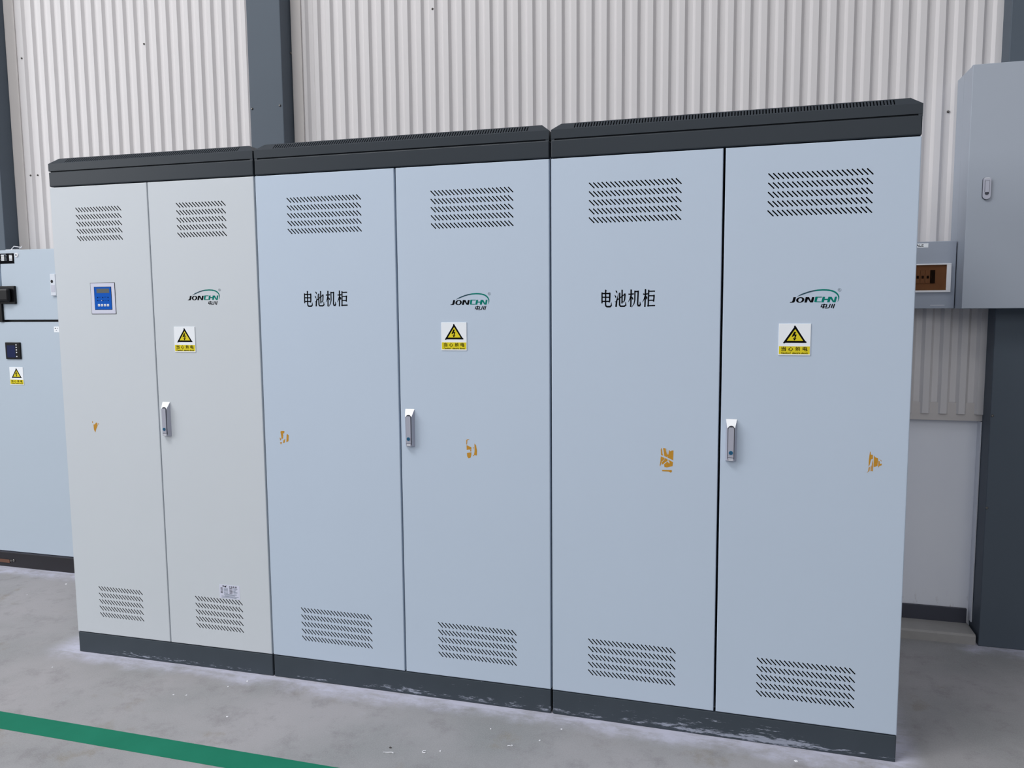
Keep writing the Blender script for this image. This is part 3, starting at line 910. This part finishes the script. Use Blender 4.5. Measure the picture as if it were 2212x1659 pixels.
st = MB().tube([(-1.155, 0.86, 1.694), (-1.140, 0.87, 1.716), (-1.110, 0.88, 1.711), (-1.085, 0.865, 1.708), (-1.066, 0.85, 1.713), (-1.062, 0.83, 1.696), (-1.090, 0.82, 1.6935), (-1.135, 0.815, 1.6930)], 0.0022, 'white_plastic', 6)
tag(st.build('cable_tie', smooth=True), 'white plastic cable tie lying bent on top of the switchboard', 'cable tie')

# ------------------------------------------------------------------ boxes on the wall at the right
WB = thing('wall_cabinet', 'large grey metal box high on the wall at the right edge, with an oval lock', 'wall box', (3.364, 0.862, 1.3592))
MB().box(0.0006, 0.62, 0.0216, 0.118, 0.0, 0.890, 'box_grey', 0.0008).box(0.0006, 0.140, 0.118, 0.2125, 0.0, 0.890, 'box_grey').build('body', WB)
wdr = MB().box(0.0, 0.623, 0.0, 0.0215, 0.001, 0.892, 'box_grey', 0.0016, 2).build('door', WB)
lk = MB()
cx, zb, zt = 0.0630, 0.402, 0.4838


def lozenge(w, za, zb_, n=10):
    r = w / 2
    return [(cx + r * math.cos(math.pi * i / n), zb_ - r * .6 + r * .6 * math.sin(math.pi * i / n)) for i in range(n + 1)] + [(cx - r * math.cos(math.pi * i / n), za + r - r * math.sin(math.pi * i / n)) for i in range(n + 1)]


lk.prism(lozenge(.0280, zb, zt), -.004, 0, 'zinc_dark').prism(lozenge(.0262, zb + .001, zt - .0005), -.009, -.003, 'zinc').box(cx - .0085, cx + .0085, -.0100, -.006, zt - .006, zt - .003, 'zinc_lit', .001, 1)  # pale bar paints the lit top of the lock
lk.box(cx - .0078, cx + .0078, -.0100, -.006, zb + .028, zb + .069, 'zinc_dark').box(cx - .0068, cx + .0068, -.0108, -.006, zb + .027, zb + .068, 'zinc')
lk.disc(cx, zb + .0235, .0068, -.0104, -.006, 'zinc_dark', 18)
lk.build('lock', wdr)

BX = thing('distribution_box', 'small grey breaker box with a brown clear window beside the large wall box', 'breaker box', (2.960, 0.960, 1.3598))
bw = 0.4008
MB().box(0.0, bw, 0.0, 0.115, 0.0, 0.2608, 'box_grey2', 0.002).build('body', BX)
fr = MB()
wx0, wx1, wz0, wz1 = 0.03, 0.3838, 0.0632, 0.1745
fr.box(wx0, wx1, -.010, 0, wz1 - .0055, wz1, 'white_plastic', .001, 1).box(wx0, wx1, -.010, 0, wz0, wz0 + .0085, 'white_plastic', .001, 1)
fr.box(wx1 - .0165, wx1, -.0098, 0, wz0 + .0085, wz1 - .0055, 'white_plastic', .0006, 1).box(wx0, wx0 + .016, -.0098, 0, wz0 + .0085, wz1 - .0055, 'box_grey', .001, 1)
fr.box(wx0 + .01, wx1 - .01, -.0015, -.0005, wz0 + .006, wz1 - .004, 'breaker')
frame = fr.build('window_frame', BX)
for i in range(9):
    x = 0.320 - i * 0.0178
    mb = MB().box(x - .0085, x + .0085, -.0055, -.0012, 0.098, 0.150, 'breaker' if i else 'black', .0008, 1).box(x - .004, x + .004, -.0075, -.005, 0.117, 0.128, 'black')
    mb.build('breaker', BX)
MB().box(wx0 + .014, wx1 - .0160, -.0098, -.0084, wz0 + .0075, wz1 - .0050, 'brown_clear', .0003, 1).build('window_cover', BX)
lab = MB().box(0.215, 0.3008, -.0008, 0, 0.2375, 0.2540, 'white')
lab.text('SALE', 0.2672, 0.2457, 0.0092, -.0010, 0, 'ink', bold=0.015, width=0.034)
lab.build('label', BX)
MB().box(0.3168, 0.3675, -.0012, 0, 0.0123, 0.0138, 'white_plastic').build('seam_strip', BX)

# ------------------------------------------------------------------ litter on the floor


def scrap(name, x, y, r, label, cat, m_='scrap', curl=False, grp=None):
    rnd = random.Random(int(x * 1000) + int(y * 777))
    r *= .72
    if curl:
        a0 = rnd.uniform(0, 6.28)
        pts = [(r * 1.5 * math.cos(a0 + t * .35) * (1 + .1 * t), r * 1.5 * math.sin(a0 + t * .35) * .55, .0016 + .0012 * math.sin(t)) for t in range(8)]
        mb = MB().tube(pts, .0013, m_, 6)
    else:
        n = 7
        ring = [(r * rnd.uniform(.6, 1.15) * math.cos(2 * math.pi * i / n), r * rnd.uniform(.5, 1.0) * math.sin(2 * math.pi * i / n)) for i in range(n)]
        v = [(a, b, 0.0) for a, b in ring] + [(a * .8, b * .8, .0012 + .0008 * rnd.random()) for a, b in ring]
        mb = MB().add(v, [tuple(range(2 * n - 1, n - 1, -1))[::-1], tuple(range(n))[::-1]] + [(i, (i + 1) % n, n + (i + 1) % n, n + i) for i in range(n)], m_)
    o = mb.build(name)
    o.location = (x, y, 0.0004)
    tag(o, label, cat, grp)
    return o


G = 'small white scraps littering the concrete floor'
scrap('paper_scrap', -0.689, 0.626, .010, 'white scrap on the floor by the left cabinet, nearest the switchboard', 'scrap', grp=G)
scrap('paper_scrap', -0.753, 0.456, .006, 'tiny white speck alone on the floor before the switchboard', 'scrap', grp=G)
scrap('paper_scrap', 0.016, -0.145, .005, 'tiny white speck near the front left corner of the leftmost cabinet', 'scrap', grp=G)
scrap('paper_scrap', 0.623, -0.208, .0055, 'left of two tiny white specks in front of the leftmost cabinet', 'scrap', grp=G)
scrap('paper_scrap', 0.670, -0.199, .006, 'right of two tiny white specks in front of the leftmost cabinet', 'scrap', grp=G)
scrap('paper_scrap', 0.906, -0.292, .007, 'lone white scrap midway between the left cabinet seam and green line', 'scrap', grp=G)
scrap('paper_scrap', 0.776, -0.105, .006, 'white scrap on the dust below the seam of the left two cabinets', 'scrap', grp=G)
scrap('paper_scrap', 0.820, -0.050, .006, 'white scrap closest to the plinth seam of the left two cabinets', 'scrap', grp=G)
scrap('paper_scrap', 1.644, -0.317, .010, 'curled white strip, larger of a pair, below the middle cabinet', 'scrap', curl=True, grp=G)
scrap('paper_scrap', 1.682, -0.300, .0055, 'small white bit right beside the curled strip below the middle cabinet', 'scrap', grp=G)
scrap('paper_scrap', 1.878, -0.214, .008, 'hooked white strip on the floor before the seam of the right two cabinets', 'scrap', curl=True, grp=G)
scrap('paper_scrap', 1.968, -0.160, .005, 'round white speck farther right than the hooked strip', 'scrap', grp=G)
scrap('paper_scrap', 1.795, -0.134, .005, 'white speck left of the seam of the right two cabinets', 'scrap', grp=G)
scrap('paper_scrap', 2.020, -0.075, .006, 'white scrap just right of the seam under the right cabinet', 'scrap', grp=G)
scrap('paper_scrap', 2.747, -0.070, .009, 'white sliver on the floor near the right end of the row', 'scrap', grp=G)
scrap('wire_offcut', 1.535, -0.355, .012, 'bent pale wire offcut near the green line end', 'wire', curl=True)
scrap('dirt_clump', 1.523, -0.322, .007, 'dark clump of dirt above the bent wire offcut', 'dirt', 'scrap_dark')
